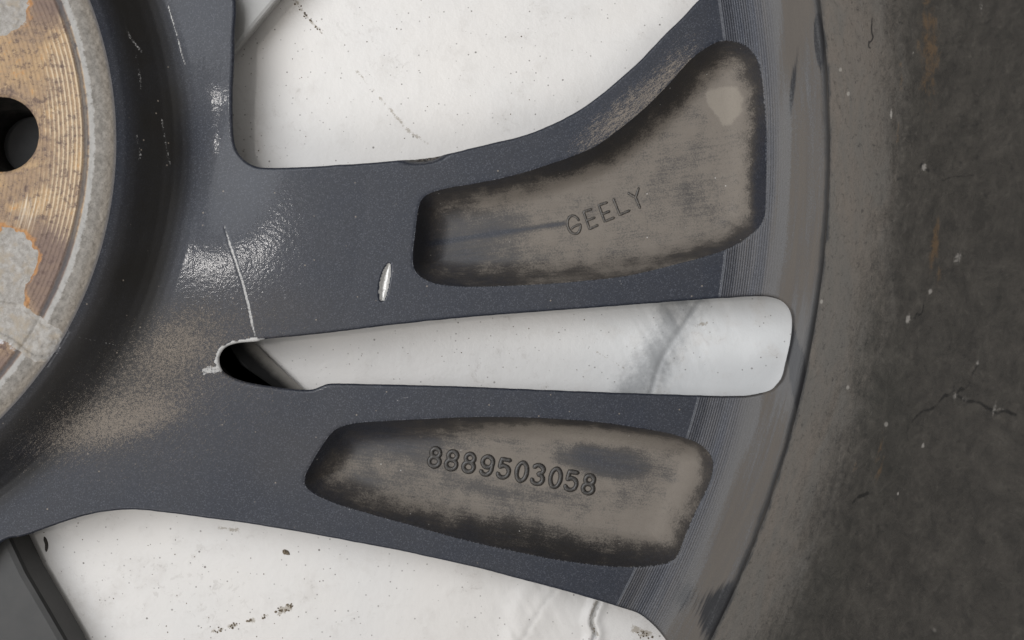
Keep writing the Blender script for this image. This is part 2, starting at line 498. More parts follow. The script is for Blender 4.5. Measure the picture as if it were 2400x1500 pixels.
# --- turned band next to the rim
def mat_band():
    g = G("turned_band")
    co = g.obj()
    pc, n1, n2, fr = casting_common(g, co)
    pcoord = g.attr('pc', True)
    x, rr, z = g.xyz(pcoord)
    st = g.noise(g.vmul(pcoord, (.06, 1.1, 1)), 1.0, 5, .65)
    st2 = g.noise(g.vmul(pcoord, (.035, .35, 1)), 1.0, 4, .6, .6)
    fine = g.noise(co, 3.5, 5, .75)
    groove = (rr * (2 * math.pi / .46)).sin() * .5 + .5
    turned = rr.ss(191.7, 192.0) * (1.0 - rr.ss(199.5, 202.5))
    du = g.attr('dust')
    dm = (du + (st - .5) * 1.1 + (st2 - .5) * 1.1 + (fine - .5) * 1.4).ss(.3, .9)
    col = g.mix((rr.ss(197.5, 202.5) * .75 + (st2 - .5) * .8 + .12).sat(), pc, (.052, .047, .043))
    col = g.mix(groove * turned * st2.ss(.3, .7) * .45, col, (.10, .092, .088))
    col = g.mix(dm * (.6 + fine * .4), col, g.mix(st2, (.082, .070, .060), (.118, .103, .088)))
    wl = g.noise(g.vmul(pcoord, (.16, .1, 1)), 1.0, 5, .7)
    line = (1.0 - (rr + (st - .5) * 1.6 + (wl - .5) * 1.4 - 209.7).abs().ss(.1, .95))
    col = g.mix(line * (.55 + wl * .5), col, (.028, .029, .031))
    sk = g.attr('darkening')
    col = g.mix((sk * 1.3 + (st - .5) * 1.2 * sk.ss(0, .3)).ss(.4, .7), col, (.017, .017, .019))
    nb = g.bump(groove * turned, .4, .00007)
    nb = g.bump(fine, .25, .0002, nb)
    return g.done(col, .42 + dm * .4, turned * (1.0 - dm) * .25, nb, .45)

# --- barrel
def mat_barrel():
    g = G("barrel_paint")
    co = g.obj()
    pcoord = g.attr('pc', True)
    x, s, z = g.xyz(pcoord)
    ox, oy, oz = g.xyz(co)
    rad = (ox * ox + oy * oy).pow(.5)
    n = g.t.nodes.new('ShaderNodeCombineXYZ')
    g.put(n, 0, x); g.put(n, 1, (rad - 210.0) * .85 + s * .22)
    pq = Sk(g, n.outputs[0])
    st = g.noise(g.vmul(pq, (.34, 1.0, 1)), 1.0, 8, .78, .4)
    st2 = g.noise(g.vmul(pq, (.05, .22, 1)), 1.0, 5, .65, .8)
    bl = g.noise(g.vmul(pq, (.22, .42, 1)), 1.0, 8, .78, .5)
    fine = g.noise(co, 2.6, 5, .75)
    du = g.attr('dust')
    dm = (du + (st - .5) * 1.1 + (st2 - .5) * .7 + (fine - .5) * .9).ss(.25, .95)
    col = g.mix(bl.ss(.3, .75), (.036, .033, .029), (.078, .070, .060))
    col = g.mix((bl.ss(.55, .75) * .5 + st.ss(.52, .72) * .55) * .8, col, (.105, .096, .082))
    col = g.mix((1.0 - st.ss(.3, .45)) * .55, col, (.012, .012, .012))
    col = g.mix(dm * .85, col, g.mix(st2.ss(.35, .65), (.140, .120, .102), (.115, .106, .095)))
    fl = g.noise(g.vmul(pq, (.4, 2.0, 1)), 1.0, 6, .75)
    col = g.mix(fl.ss(.60, .70) * du.ss(.3, .6) * .6, col, (.03, .03, .03))
    gq = g.noise(g.vmul(pq, (1.0, 1.5, 1)), 1.0, 5, .8)
    gq2 = g.noise(g.vmul(pq, (.55, 1.1, 1)), 1.0, 6, .8, .6)
    col = g.mix((gq * .5 + gq2 * .5).ss(.53, .66) * .55, col, (.125, .113, .098))
    col = g.mix((1.0 - (gq * .5 + gq2 * .5).ss(.36, .48)) * .65, col, (.014, .0135, .013))
    ru = g.attr('rust')
    rm = (ru + (st - .5) * 2.2 * ru.ss(0, .3) + (bl - .5) * 1.6 * ru.ss(0, .3)).ss(.4, .95)
    col = g.mix(rm * .6, col, (.145, .085, .038))
    gr = g.noise(g.vmul(pq, (.02, .05, 1)), 1.0, 2)
    col = g.mix(gr.ss(.5, .8) * .3 * (1.0 - dm), col, (.02, .026, .02))
    sp, sr, _ = g.vor(g.vmul(pq, (.2, .3, 1)), 1.0)
    col = g.mix((1.0 - sp.ss(.05, .11)) * sr.ss(.86, .9) * .6, col, (.32, .30, .27))
    wl = g.noise(g.vmul(pcoord, (.16, .1, 1)), 1.0, 5, .7)
    line = 1.0 - (s - (st - .5) * 1.6 - (wl - .5) * 2.0).ss(.1, 1.0)
    col = g.mix(line * (.55 + wl * .5), col, (.028, .029, .031))
    sc = g.attr('mark')
    col = g.mix((sc + (fine - .5) * 1.2 * sc.ss(0, .3)).ss(.35, .8) * .9, col, (.014, .013, .012))
    lt = g.attr('chip')
    col = g.mix((lt + (fine - .5) * 1.3 * lt.ss(0, .3)).ss(.4, .7) * .85, col, (.30, .28, .255))
    nb = g.bump(fine + bl * .8 + st * 1.4, .5, .0005)
    return g.done(col, .62 - dm * -.15, 0.0, nb, .35)

# --- hub mounting face
def mat_hub():
    g = G("rusty_hub_face")
    co = g.obj()
    pcoord = g.attr('pc', True)
    x, rr, z = g.xyz(pcoord)
    wob = g.noise(co, .12, 2)
    arc = g.noise(g.vmul(pcoord, (.10, 3.0, 1)), 1.0, 4, .7)
    patch = g.noise(co, .16, 5, .65, .4)
    mid = g.noise(co, .75, 5, .7)
    fine = g.noise(co, 2.4, 5, .75)
    wave = ((rr + wob * .15 + (fine - .5) * .12) * (2 * math.pi / .83)).sin() * .5 + .5
    lines = (wave + (fine - .5) * 1.4).ss(.5, .85) * (patch * .8 + arc * .6 + mid * .4 + g.attr('lined') * .45).ss(1.0, 1.3)
    brown = g.mix(mid.ss(.3, .7), (.19, .135, .10), (.33, .225, .14))
    brown = g.mix(patch.ss(.45, .62) * .8, brown, (.40, .27, .15))
    brown = g.mix((mid.ss(.55, .68) * patch.ss(.5, .6)) * .7, brown, (.42, .20, .055))
    brown = g.mix(fine.ss(.56, .72) * .7, brown, (.52, .41, .28))
    dk = g.attr('dark')
    brown = g.mix((dk * 1.2 + (mid - .5) * .8 * dk.ss(0, .3)).ss(.25, .9) * .85, brown, g.mix(fine, (.12, .085, .075), (.20, .14, .115)))
    col = g.mix(lines * .75 * (1.0 - dk * .7), brown, (.62, .50, .35))
    col = g.mix((1.0 - (mid + (fine - .5) * .5).ss(.33, .47)) * .75, col, (.11, .072, .062))
    bt = g.attr('bright')
    col = g.mix((bt + (arc - .5) * 1.5 * bt.ss(0, .3)).ss(.5, .9) * .7, col, (.68, .60, .48))
    gy_ = g.attr('grey')
    gm = (gy_ + (fine - .5) * .5 + (mid - .5) * .5).ss(.3, .6)
    grey = g.mix(mid.ss(.3, .7), (.23, .212, .19), (.37, .352, .33))
    grey = g.mix((g.noise(co, .5, 4)).ss(.45, .68) * .8, grey, (.30, .255, .20))
    grey = g.mix(fine.ss(.6, .75) * .6, grey, (.58, .57, .56))
    grey = g.mix((1.0 - fine.ss(.3, .42)) * .5, grey, (.14, .125, .11))
    halo = g.attr('halo')
    col = g.mix((halo + (fine - .5) * .9 * halo.ss(0, .3)).ss(.3, .9) * .75, col, g.mix(fine, (.40, .15, .03), (.42, .24, .10)))
    col = g.mix(gm, col, grey)
    wh = g.attr('white')
    col = g.mix((wh + (mid - .5) * 1.2 * wh.ss(0, .3) + (fine - .5) * .7 * wh.ss(0, .3)).ss(.4, .75) * .85, col, (.50, .505, .525))
    ring = rr.ss(68.6, 69.1)
    rc = g.mix(mid.ss(.3, .7), (.15, .138, .122), (.26, .24, .215))
    rc = g.mix(rr.ss(71.0, 73.0) * .6, rc, (.24, .205, .165))
    rc = g.mix((1.0 - fine.ss(.32, .45)) * .55, rc, (.07, .065, .06))
    rc = g.mix(((1.0 - (rr - 69.2).abs().ss(.2, 1.5)) * .9 + (mid - .5) * 1.5 + (fine - .5) * .9).ss(.35, .8) * .75, rc, (.38, .37, .355))
    col = g.mix(ring * (1.0 - gm), col, rc)
    ln = (1.0 - (rr + (mid - .5) * .9 - 68.2).abs().ss(.15, .75)) * (1.0 - gm)
    col = g.mix(ln * .8, col, (.06, .06, .065))
    edge = rr.ss(72.9, 73.6)
    col = g.mix(edge * .75, col, (.10, .10, .11))
    nb = g.bump(wave * (1.0 - ring) * (1.0 - gm) * .8 + mid * 1.3 + fine, .55, .00028)
    return g.done(col, .68, 0.0, nb, .4)

def mat_simple(name, c1, c2, rough, scale=.3, bump=.2, spec=.5):
    g = G(name)
    co = g.obj()
    n = g.noise(co, scale, 5, .65)
    f = g.noise(co, 4.0, 4, .7)
    col = g.mix((n + (f - .5) * .5).ss(.3, .7), c1, c2)
    return g.done(col, rough, 0.0, g.bump(f + n, bump, .0003), spec)

def mat_glyph(dusty=.3):
    g = G("raised_lettering")
    co = g.obj()
    n = g.noise(co, 2.0, 4, .7)
    f = g.noise(co, 7.0, 3, .7)
    col = g.mix((n + (f - .5) * .6).ss(.5 - dusty * .3, .75) * dusty, (.018, .016, .0145), (.14, .12, .10))
    return g.done(col, .38 + n * .2, 0.0, g.bump(n + f * .5, .5, .0002), .5, .3, .22)

def mat_sheet():
    g = G("white_plastic_sheet")
    co = g.obj()
    n = g.noise(co, .02, 4, .6)
    m = g.noise(co, .16, 5, .65)
    f = g.noise(co, 2.2, 4, .7)
    col = g.mix(n.ss(.35, .65), (.615, .59, .562), (.59, .575, .558))
    cool = g.attr('cool')
    col = g.mix(cool * .8, col, (.57, .58, .585))
    col = g.mix((m.ss(.5, .72) * .35), col, (.49, .46, .43))
    sm2 = g.noise(co, .5, 6, .75, .6)
    col = g.mix(((f * .4 + sm2 * .6 + m * .35).ss(.76, .9) * .5), col, (.34, .315, .29))
    col = g.mix((g.noise(co, .045, 2).ss(.5, .7) * sm2.ss(.55, .62)) * .4, col, (.42, .395, .37))
    # specks of dirt in two sizes, sparser and denser by region
    for sc, lo_, r0, r1, a in ((.36, .52, .055, .095, .95), (.8, .62, .09, .16, .8), (.16, .62, .03, .045, .95)):
        d, c0, c1 = g.vor(co, sc)
        k = (1.0 - (d + (f - .5) * .05).ss(r0, r1)) * (c0 + (m - .5) * .8).ss(lo_, lo_ + .03) * (c1 * .6 + .4)
        col = g.mix(k * a, col, (.10, .088, .075))
    sm = g.noise(g.streak(co, 35, 6, .8), 1.0, 5, .7)
    col = g.mix((sm.ss(.62, .74) * m.ss(.45, .65)) * .35, col, (.42, .40, .37))
    # hairline scuffs
    hair = (g.noise(co, .055, 3, .5, 1.5) - .5).abs()
    col = g.mix((1.0 - hair.ss(.0, .004)) * m.ss(.55, .7) * .5, col, (.4, .38, .35))
    mk = g.attr('mark')
    mn = g.noise(co, .9, 5, .75)
    k = (mk + (mn - .5) * 2.2 * mk.ss(0, .25)).ss(.5, .75)
    col = g.mix(k * .75, col, (.27, .235, .185))
    gm = g.attr('fold_shade')
    col = g.mix((gm + (mn - .5) * .8 * gm.ss(0, .3)).ss(.12, .95) * .9, col, (.24, .245, .25))  # shadows of the folds, put into the sheet's colour
    nb = g.bump(m * 2 + f * .15, .2, .0005)
    return g.done(col, .42, 0.0, nb, .45)

M_PAINT, M_BAND, M_BARREL, M_HUB = mat_paint(), mat_band(), mat_barrel(), mat_hub()
M_POCK1 = mat_pocket()
g_dir[0] = -9.0
M_POCK2 = mat_pocket()
M_GLYPH, M_GLYPH_DUSTY = mat_glyph(), mat_glyph(.62)
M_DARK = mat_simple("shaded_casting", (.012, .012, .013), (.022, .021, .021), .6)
def mat_slot_shade():  # slot shadow put into the colour, fading paler toward the foot
    g = G("slot_shade_fade")
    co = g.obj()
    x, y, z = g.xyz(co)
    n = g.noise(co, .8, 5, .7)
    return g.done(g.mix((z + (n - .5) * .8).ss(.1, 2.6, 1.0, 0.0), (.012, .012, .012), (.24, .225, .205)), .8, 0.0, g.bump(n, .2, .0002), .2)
M_SLOT_SHADE = mat_slot_shade()
M_FRONT_LIT = mat_simple("front_paint_lit", (.27, .265, .255), (.31, .305, .295), .4, .2, .05)  # lit copy of the front paint, brightness put into the colour
M_FRONT_SHADED = mat_simple("front_paint_shaded", (.016, .016, .0155), (.024, .023, .022), .45, .2, .05)  # shaded copy of the same front paint
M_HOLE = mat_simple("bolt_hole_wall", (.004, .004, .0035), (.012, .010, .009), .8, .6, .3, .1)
M_SHEET = mat_sheet()
M_SOIL = mat_simple("dry_soil", (.09, .07, .05), (.22, .18, .13), .9, .8, .5, .2)
M_SLIVER = mat_simple("dark_flake", (.02, .017, .015), (.045, .038, .03), .6, .8, .4)

# ------------------------------------------------------------------ the wheel
wheel = bpy.data.objects.new("alloy_wheel", None)
COL.objects.link(wheel)
wheel.location = LOC
wheel['label'] = "dark grey alloy wheel lying face down with rusty hub face and dusty spoke backs"
wheel['category'] = "wheel"

def cols(d):
    X, Y = d[:, 0], d[:, 1]
    h = height(X, Y, d[:, 2], d[:, 3], d[:, 4], d[:, 5])
    R = np.hypot(X, Y)
    return X, Y, R, h, np.stack([np.arctan2(Y, X) * R, R, h], 1)

R0 = np.hypot(DATA[:, 0], DATA[:, 1])
cast, ct, win_e = clip(DATA, TRI, DATA[:, 2])
cR = np.hypot(cast[:, 0], cast[:, 1])
cast0, ct0 = cast, ct

# hub face: inside r = 73.6, with its bolt hole open
hub, ht, _ = clip(cast0, ct0, 73.6 - cR)
hub, ht, _ = clip(hub, ht, np.hypot(hub[:, 0], hub[:, 1]) - 33.0)
HOLES = [rot(HOLE_C[None], 72 * k)[0] for k in range(5)]
for q in HOLES:
    hub, ht, _ = clip(hub, ht, np.hypot(hub[:, 0] - q[0], hub[:, 1] - q[1]) - HOLE_R)
X, Y, R, h, pc = cols(hub)
grey = np.zeros(len(X)); halo = np.zeros(len(X)); white = np.zeros(len(X))
for p in PATCH:
    d = poly_sdf(X, Y, p, 3.0) + (fbm(X * .7, Y * .7, 4, 77) - .5) * 2.2
    grey = np.maximum(grey, sst(-.3, .3, d) * (R < 68))
    halo = np.maximum(halo, np.exp(-((d + .3 + 1.2 * (fbm(X * .4, Y * .4, 3, 18) - .5)) / .7) ** 2) * (1.7 * fbm(X * .2, Y * .2, 2, 8) - .15))
c = poly_sdf(X, Y, CHANNEL, 3.0) + (fbm(X * .9, Y * .9, 3, 3) - .5) * .8
grey = np.maximum(grey, sst(-.3, .4, c))
white = np.exp(-((c + .3) / .8) ** 2) * (1.5 * fbm(X * .3, Y * .3, 3, 12) - .35)
lined = np.clip(blob(X, Y, 165, 270, 60, 260, 0, 9, 3) + .6 * blob(X, Y, 140, 520, 50, 110, 20, 9), 0, 1)
bright = .7 * blob(X, Y, 60, 500, 70, 50, 70, 9) + .5 * blob(X, Y, 165, 300, 45, 180, 0, 9)
dark = np.clip(blob(X, Y, 120, 640, 75, 130, 12, 9, 3) + .8 * blob(X, Y, 110, 10, 70, 60, 0, 9) + .9 * blob(X, Y, 20, 880, 80, 60, 0, 9), 0, 1)
mesh_obj("hub_face", np.stack([X, Y, h], 1), ht, M_HUB, wheel, dict(pc=pc, lined=lined, grey=grey, halo=halo, white=white, bright=bright, dark=dark))

# bolt holes: tapered seats seen through the hub face
def lathe(name, prof, centre, mat, parent, n=72, a0=0.0, a1=360.0, attrs=None):
    prof = np.asarray(prof, float)
    a = np.radians(np.linspace(a0, a1, n, endpoint=(a1 - a0) < 359.9))
    V = np.stack([centre[0] + prof[:, 0][None] * np.cos(a)[:, None], centre[1] + prof[:, 0][None] * np.sin(a)[:, None],
                  np.broadcast_to(prof[:, 1][None], (len(a), len(prof)))], 2).reshape(-1, 3)
    m = len(prof)
    i = np.arange(n if (a1 - a0) > 359.9 else n - 1)
    j = np.arange(m - 1)
    A = (i[:, None] * m + j).ravel(); B = (((i + 1) % n)[:, None] * m + j).ravel()
    return mesh_obj(name, V, None, mat, parent, attrs, quads=np.stack([A, A + 1, B + 1, B], 1))
for q in HOLES:
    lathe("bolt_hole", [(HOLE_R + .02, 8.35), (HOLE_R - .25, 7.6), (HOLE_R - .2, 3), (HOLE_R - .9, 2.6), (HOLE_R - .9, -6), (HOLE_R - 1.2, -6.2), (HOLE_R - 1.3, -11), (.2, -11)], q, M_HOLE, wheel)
lathe("centre_bore", [(33.0, 8.9), (32.4, 8.2), (32.4, -10)], (0, 0), M_HOLE, wheel, 120)

# spoke backs: from the hub wall to the turned band, pockets left out
sp, stt, _ = clip(cast0, ct0, cR - 73.6)
sp, stt, _ = clip(sp, stt, 191.7 - np.hypot(sp[:, 0], sp[:, 1]))
sp, stt, _ = clip(sp, stt, -sp[:, 3])
sp, stt, _ = clip(sp, stt, -sp[:, 4])
X, Y, R, h, pc = cols(sp)
dust = (.62 * blob(X, Y, 1470, 262, 190, 50, 38, 0, 3) + .35 * blob(X, Y, 1600, 120, 90, 45, 48) + .22 * blob(X, Y, 320, 900, 270, 115, 34) + .2 * blob(X, Y, 370, 975, 110, 40, 20) + .27 * blob(X, Y, 430, 980, 380, 200, 15, 0, 3) + .2 * blob(X, Y, 560, 760, 240, 130, 0, 0, 3)
        + .22 * blob(X, Y, 400, 790, 130, 80, 40) + .3 * blob(X, Y, 200, 1010, 160, 60, 20) + .25 * blob(X, Y, 1060, 1345, 110, 12, -16)) + .5 * blob(X, Y, 1000, 366, 40, 9, 8, 0, 4)
film_or_shade = (.7 * blob(X, Y, 320, 880, 240, 150, 35) + .35 * blob(X, Y, 700, 1060, 160, 90) + .5 * np.exp(-((R - 76) / 1.6) ** 2) * sst(300, 700, AX[1] - Y * PX)
        + .4 * blob(X, Y, 640, 730, 170, 70, 0))
darkening = np.clip(np.exp(-((R - 80.3) / 5.2) ** 4) + .75 * blob(X, Y, 260, 900, 240, 110, 38, 0, 3), 0, 1) * (1 - .2 * sst(700, 980, AX[1] - Y * PX)) * (.75 + .5 * fbm(X * .12, Y * .12, 4, 66))  # hub wall ring: grime plus its dark reflection, painted in
chipm = blob(X, Y, 990, 361, 46, 13, 8, 0, 4) > .35
darkening = np.maximum(darkening, chipm * 1.0)
slotd = sp[:, 2]
efd = (line_dist(X, Y, w2([(611, 796), (590, 800), (560, 804), (534, 811), (521, 820), (513, 833), (511, 848), (514, 858)])) )
edge_fray = efd < .15 + 1.0 * fbm(X * .9, Y * .9, 3, 50)
tab = poly_sdf(X, Y, w2([(517, 855), (500, 858), (482, 861), (473, 868), (476, 878), (495, 875), (518, 869)]), 2) > (fbm(X * 1.5, Y * 1.5, 3, 14) - .5) * .7
scd = line_dist(X, Y, SCR)
scw = .34 * np.clip(np.minimum((Y - SCR[-1, 1] + 1) / 4, (SCR[0, 1] - Y) / 4 + .15), .3, 1)
wd = 1.0 * np.clip(1 - ((Y - GOUGE[:, 1].mean()) / 4.0) ** 2, 0, 1) ** .6
gd = line_dist(X, Y, GOUGE)
metal = np.maximum.reduce([edge_fray * .8, tab * .55, .62 * np.exp(-(scd / scw) ** 4), 1.0 * (gd < wd * .92)])
for pts, wid, amt in (([(380, 0), (390, 35), (402, 75), (412, 115), (420, 140)], .2, .6), ([(1455, 652), (1466, 680), (1487, 706)], .1, .45),
                      ([(928, 941), (942, 935), (957, 933)], .2, .45), ([(372, 275), (380, 330), (388, 380)], .35, .42), ([(298, 68), (308, 90), (330, 120)], .4, .42),
                      ([(320, 130), (330, 190), (332, 215)], .35, .38), ([(325, 320), (332, 360), (328, 380)], .35, .38), ([(1020, 1255), (1070, 1285), (1080, 1300)], .1, .42),
                      ([(180, 785), (230, 800), (290, 818)], .3, .35)):
    pd = line_dist(X, Y, smooth(w2(pts, 4.5 if pts[0][0] < 400 else 0), 5, False))
    metal = np.maximum(metal, amt * np.exp(-(pd / wid) ** 2) * (.6 + .8 * fbm(X * .9, Y * .9, 3, 31)))
mesh_obj("spoke_backs", np.stack([X, Y, h], 1), stt, M_PAINT, wheel, dict(pc=pc, dust=dust, film_or_shade=film_or_shade, darkening=darkening, metal=metal))

# pockets
def pocket(col_i, mat, dust_fn):
    p, t, _ = clip(cast0, ct0, cast0[:, col_i])
    X, Y, R, h, pc = cols(p)
    d = p[:, col_i]
    du, fi = dust_fn(X, Y, d)
    pale = sst(-.3, .8, poly_sdf(X, Y, smooth(w2([(1658, 205), (1690, 192), (1735, 196), (1752, 225), (1746, 262), (1712, 288), (1690, 268), (1668, 240)], -6)), 3) + (fbm(X * .8, Y * .8, 3, 52) - .5) * 1.2)
    pale = np.maximum(pale, .62 * blob(X, Y, 1380, 1022, 210, 20, -6, -5, 4))  # dusty band below the upper rim, its lit brightness painted in
    return mesh_obj("cast_pocket", np.stack([X, Y, h], 1), t, mat, wheel, dict(pc=pc, dust=du, film_or_shade=fi, pale=pale))
def dust1(X, Y, d):
    w_ = wall1(X, Y)
    dn = d + (fbm(X * .5, Y * .5, 4, 33) - .5) * 1.6
    u = .80 * sst(w_ * .1 - 1.2, w_ * 1.1 + 1.4, dn)
    u = u + .5 * blob(X, Y, 1708, 235, 46, 52, 0, -6, 5) + .22 * blob(X, Y, 1230, 455, 150, 32, 10, -6) + .15 * blob(X, Y, 1720, 380, 70, 160, 0, -6)
    u = u + .42 * blob(X, Y, 1450, 645, 400, 24, 8, -2, 4) - .5 * blob(X, Y, 1788, 430, 16, 190, 0, -2, 3)
    ln = line_dist(X, Y, w2([(970, 575), (1100, 553), (1200, 538), (1325, 520)], -6), 4)
    u = u - .7 * np.exp(-(ln / .5) ** 2) - .6 * blob(X, Y, 1050, 545, 200, 75, 8, -5, 3) - .4 * blob(X, Y, 1120, 615, 190, 40, 2, -5, 3) - .2 * blob(X, Y, 1640, 450, 90, 140, 30, -6)
    f = .75 * blob(X, Y, 1560, 215, 200, 55, 42, -4, 3) + .6 * blob(X, Y, 1340, 380, 150, 36, 20, -4, 3) + .6 * blob(X, Y, 985, 560, 22, 90, 0, -3, 3)  # grimy walls with their shade painted in
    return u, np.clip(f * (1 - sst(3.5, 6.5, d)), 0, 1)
def dust2(X, Y, d):
    w_ = wall2(X, Y)
    dn = d + (fbm(X * .5, Y * .5, 4, 34) - .5) * 1.6
    u = .74 * sst(w_ * .15 - 1.2, w_ * 1.15 + 1.4, dn)
    u = u + .5 * blob(X, Y, 1400, 1025, 230, 26, -6, -5, 3) + .3 * blob(X, Y, 1480, 1230, 150, 50, -8, -6) + .35 * blob(X, Y, 1200, 1098, 215, 32, -10, -6, 4) + .4 * blob(X, Y, 1625, 1130, 35, 110, -15, -3)
    u = u - .75 * blob(X, Y, 1430, 1088, 130, 42, -10, -6, 3) - .65 * blob(X, Y, 900, 1040, 200, 50, -4, -5, 3) - .32 * blob(X, Y, 1200, 1162, 220, 22, -8, -6) - .3 * blob(X, Y, 850, 1140, 130, 40, -12, -4)
    f = .8 * blob(X, Y, 1350, 1300, 290, 44, -12, -3, 3) + .45 * blob(X, Y, 1300, 988, 420, 14, -3, -2, 3) + .5 * blob(X, Y, 1595, 1290, 30, 50, -20, -3)  # lower wall and rim darkened by painted shade
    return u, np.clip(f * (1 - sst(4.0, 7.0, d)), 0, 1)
pocket(3, M_POCK1, dust1)['label'] = "dusty pocket with raised letters"
pocket(4, M_POCK2, dust2)['label'] = "dusty pocket with a raised row of digits"

# turned band between the spokes and the barrel
bd, bt, _ = clip(cast0, ct0, cR - 191.7)
bd, bt, _ = clip(bd, bt, 210.2 - np.hypot(bd[:, 0], bd[:, 1]))
bd, bt, _ = clip(bd, bt, -bd[:, 3])
bd, bt, _ = clip(bd, bt, -bd[:, 4])
X, Y, R, h, pc = cols(bd)
dust = .62 * sst(201.5, 204.5, R) + .10 + .3 * blob(X, Y, 1830, 640, 40, 130) * 1 + .5 * blob(X, Y, 1850, 100, 25, 160, -8) - .55 * blob(X, Y, 1862, 850, 34, 170, -8, 0, 3) + .25 * blob(X, Y, 1700, 1230, 40, 120, -22)
darkening = np.clip(1.0 * blob(X, Y, 1918, 95, 13, 70, 3, 0, 3) + .9 * blob(X, Y, 1868, 880, 22, 130, 8, 0, 3) + .8 * blob(X, Y, 1690, 1430, 30, 90, -24) + .6 * blob(X, Y, 1860, 210, 10, 120, -6) + .5 * blob(X, Y, 1610, 1400, 60, 60), 0, 1.2)  # darker patches along the crease and the band
mesh_obj("turned_band", np.stack([X, Y, h], 1), bt, M_BAND, wheel, dict(pc=pc, dust=dust, darkening=darkening))

# walls of the windows, leaning back under the spokes
def window_walls():
    used, inv = np.unique(win_e, return_inverse=True)
    e = inv.reshape(-1, 2)
    d = cast[used]
    X, Y, R, h, pc = cols(d)
    t = np.stack([X[e[:, 1]] - X[e[:, 0]], Y[e[:, 1]] - Y[e[:, 0]]], 1)
    nrm = np.stack([-t[:, 1], t[:, 0]], 1)            # kept material lies left of the edge
    acc = np.zeros((len(X), 2))
    np.add.at(acc, e[:, 0], nrm); np.add.at(acc, e[:, 1], nrm)
    acc /= np.maximum(np.linalg.norm(acc, axis=1, keepdims=True), 1e-9)
    # make sure the direction points into the material
    prof = [(0, 0), (.05, -.5), (.35, -1.6), (1.4, -4), (3.0, -7.5), (3.8, -9.5)]
    V, Q = [], []
    n = len(X)
    for a, b in prof:
        V.append(np.stack([X + acc[:, 0] * a * SGN, Y + acc[:, 1] * a * SGN, h + b], 1))
    for k in range(len(prof) - 1):
        Q.append(np.stack([e[:, 0] + k * n, e[:, 1] + k * n, e[:, 1] + (k + 1) * n, e[:, 0] + (k + 1) * n], 1))
    z = np.zeros(n * len(prof))
    mesh_obj("window_wall", np.concatenate(V), None, M_PAINT, wheel,
             dict(pc=np.tile(pc, (len(prof), 1)), dust=z, film_or_shade=z + .2, darkening=z, metal=z), quads=np.concatenate(Q))
SGN = 1.0
window_walls()

# barrel rising toward the camera on the far side of the crease
bp = np.array([(210.0, .5), (210.25, .55), (210.7, .8), (211.6, 1.8), (213.5, 4), (216, 7.6), (218.3, 12), (220.2, 18), (221.6, 26), (222.8, 38), (223.8, 55), (225, 80), (227, 110), (229, 135), (232, 142), (236, 143.5), (238, 141)])
s_ = np.concatenate([[0], np.cumsum(np.hypot(*np.diff(bp, axis=0).T))])
sf = np.concatenate([np.arange(0, 20, .25), np.arange(20, 75, .6), np.arange(75, s_[-1], 4), [s_[-1]]])
pr, pz = np.interp(sf, s_, bp[:, 0]), np.interp(sf, s_, bp[:, 1])
def sm1(a, n=7):
    k = np.ones(n) / n
    return np.concatenate([a[:n], np.convolve(a, k, 'same')[n:-n], a[-n:]])
pr, pz = sm1(sm1(pr)), sm1(sm1(pz))
ang = np.radians(np.concatenate([np.linspace(-36, 14, 900), np.linspace(14, 324, 210)[1:-1]]))
na, mp = len(ang), len(sf)
Rg, Ag = np.broadcast_to(pr[None], (na, mp)), np.broadcast_to(ang[:, None], (na, mp))
Zg, Sg = np.broadcast_to(pz[None], (na, mp)), np.broadcast_to(sf[None], (na, mp))
wobble = (fbm(Ag * 210 * .5, Sg * .8, 3, 61) - .5) * .22 * (Sg < 3)
V = np.stack([(Rg + wobble) * np.cos(Ag), (Rg + wobble) * np.sin(Ag), Zg], 2).reshape(-1, 3)
i, j = np.arange(na), np.arange(mp - 1)
A = (i[:, None] * mp + j).ravel(); B = (((i + 1) % na)[:, None] * mp + j).ravel()
# where each barrel point falls in the photograph, in photo pixels at the pose of the wheel, to set stains where they are
BXp = 1200 + ((V[:, 0] + AX[0] / PX - 100) * D / (D - V[:, 2])) * PX
S, AR = Sg.ravel(), (Ag * 210).ravel()
def arc_of(px, py):
    """barrel coordinates (arc mm, profile mm) of the wall point seen at a photo pixel"""
    k = np.interp(np.linspace(0, 1, 400), [0, 1], [0, 70])
    r, z = np.interp(k, sf, pr), np.interp(k, sf, pz)
    f = (D - z) / D
    x = ((px - 1200) * f + 1200 - AX[0]) / PX
    y = (AX[1] - ((py - 750) * f + 750)) / PX
    i = np.argmin(np.abs(np.hypot(x, y) - r))
    return np.array([math.atan2(y[i], x[i]) * 210, k[i]])
bdust = .95 * (1 - sst(4, 30, S + 10 * (fbm(AR * .06, S * .1, 4, 71) - .5) - .04 * AR * (AR < 0)))
rust = np.zeros(len(S)); mark = np.zeros(len(S)); chip = np.zeros(len(S))
def bblob(px, py, ra, rs):
    c = arc_of(px, py)
    return np.exp(-(((AR - c[0]) / ra) ** 2 + ((S - c[1]) / rs) ** 2))
for px, py, ra, rs, a in ((2180, 100, 12, 4.5, .75), (2170, 190, 6, 3, .7), (2110, 175, 4, 1.2, .5), (2190, 575, 5, 2.2, .95), (2105, 320, 3, 1, .6), (2200, 640, 3, 1.5, .7), (2060, 1060, 5, 1.5, .6), (2065, 1095, 3, 1.2, .7), (2005, 1100, 3, 1.0, .5)):
    rust = np.maximum(rust, a * bblob(px, py, ra, rs))
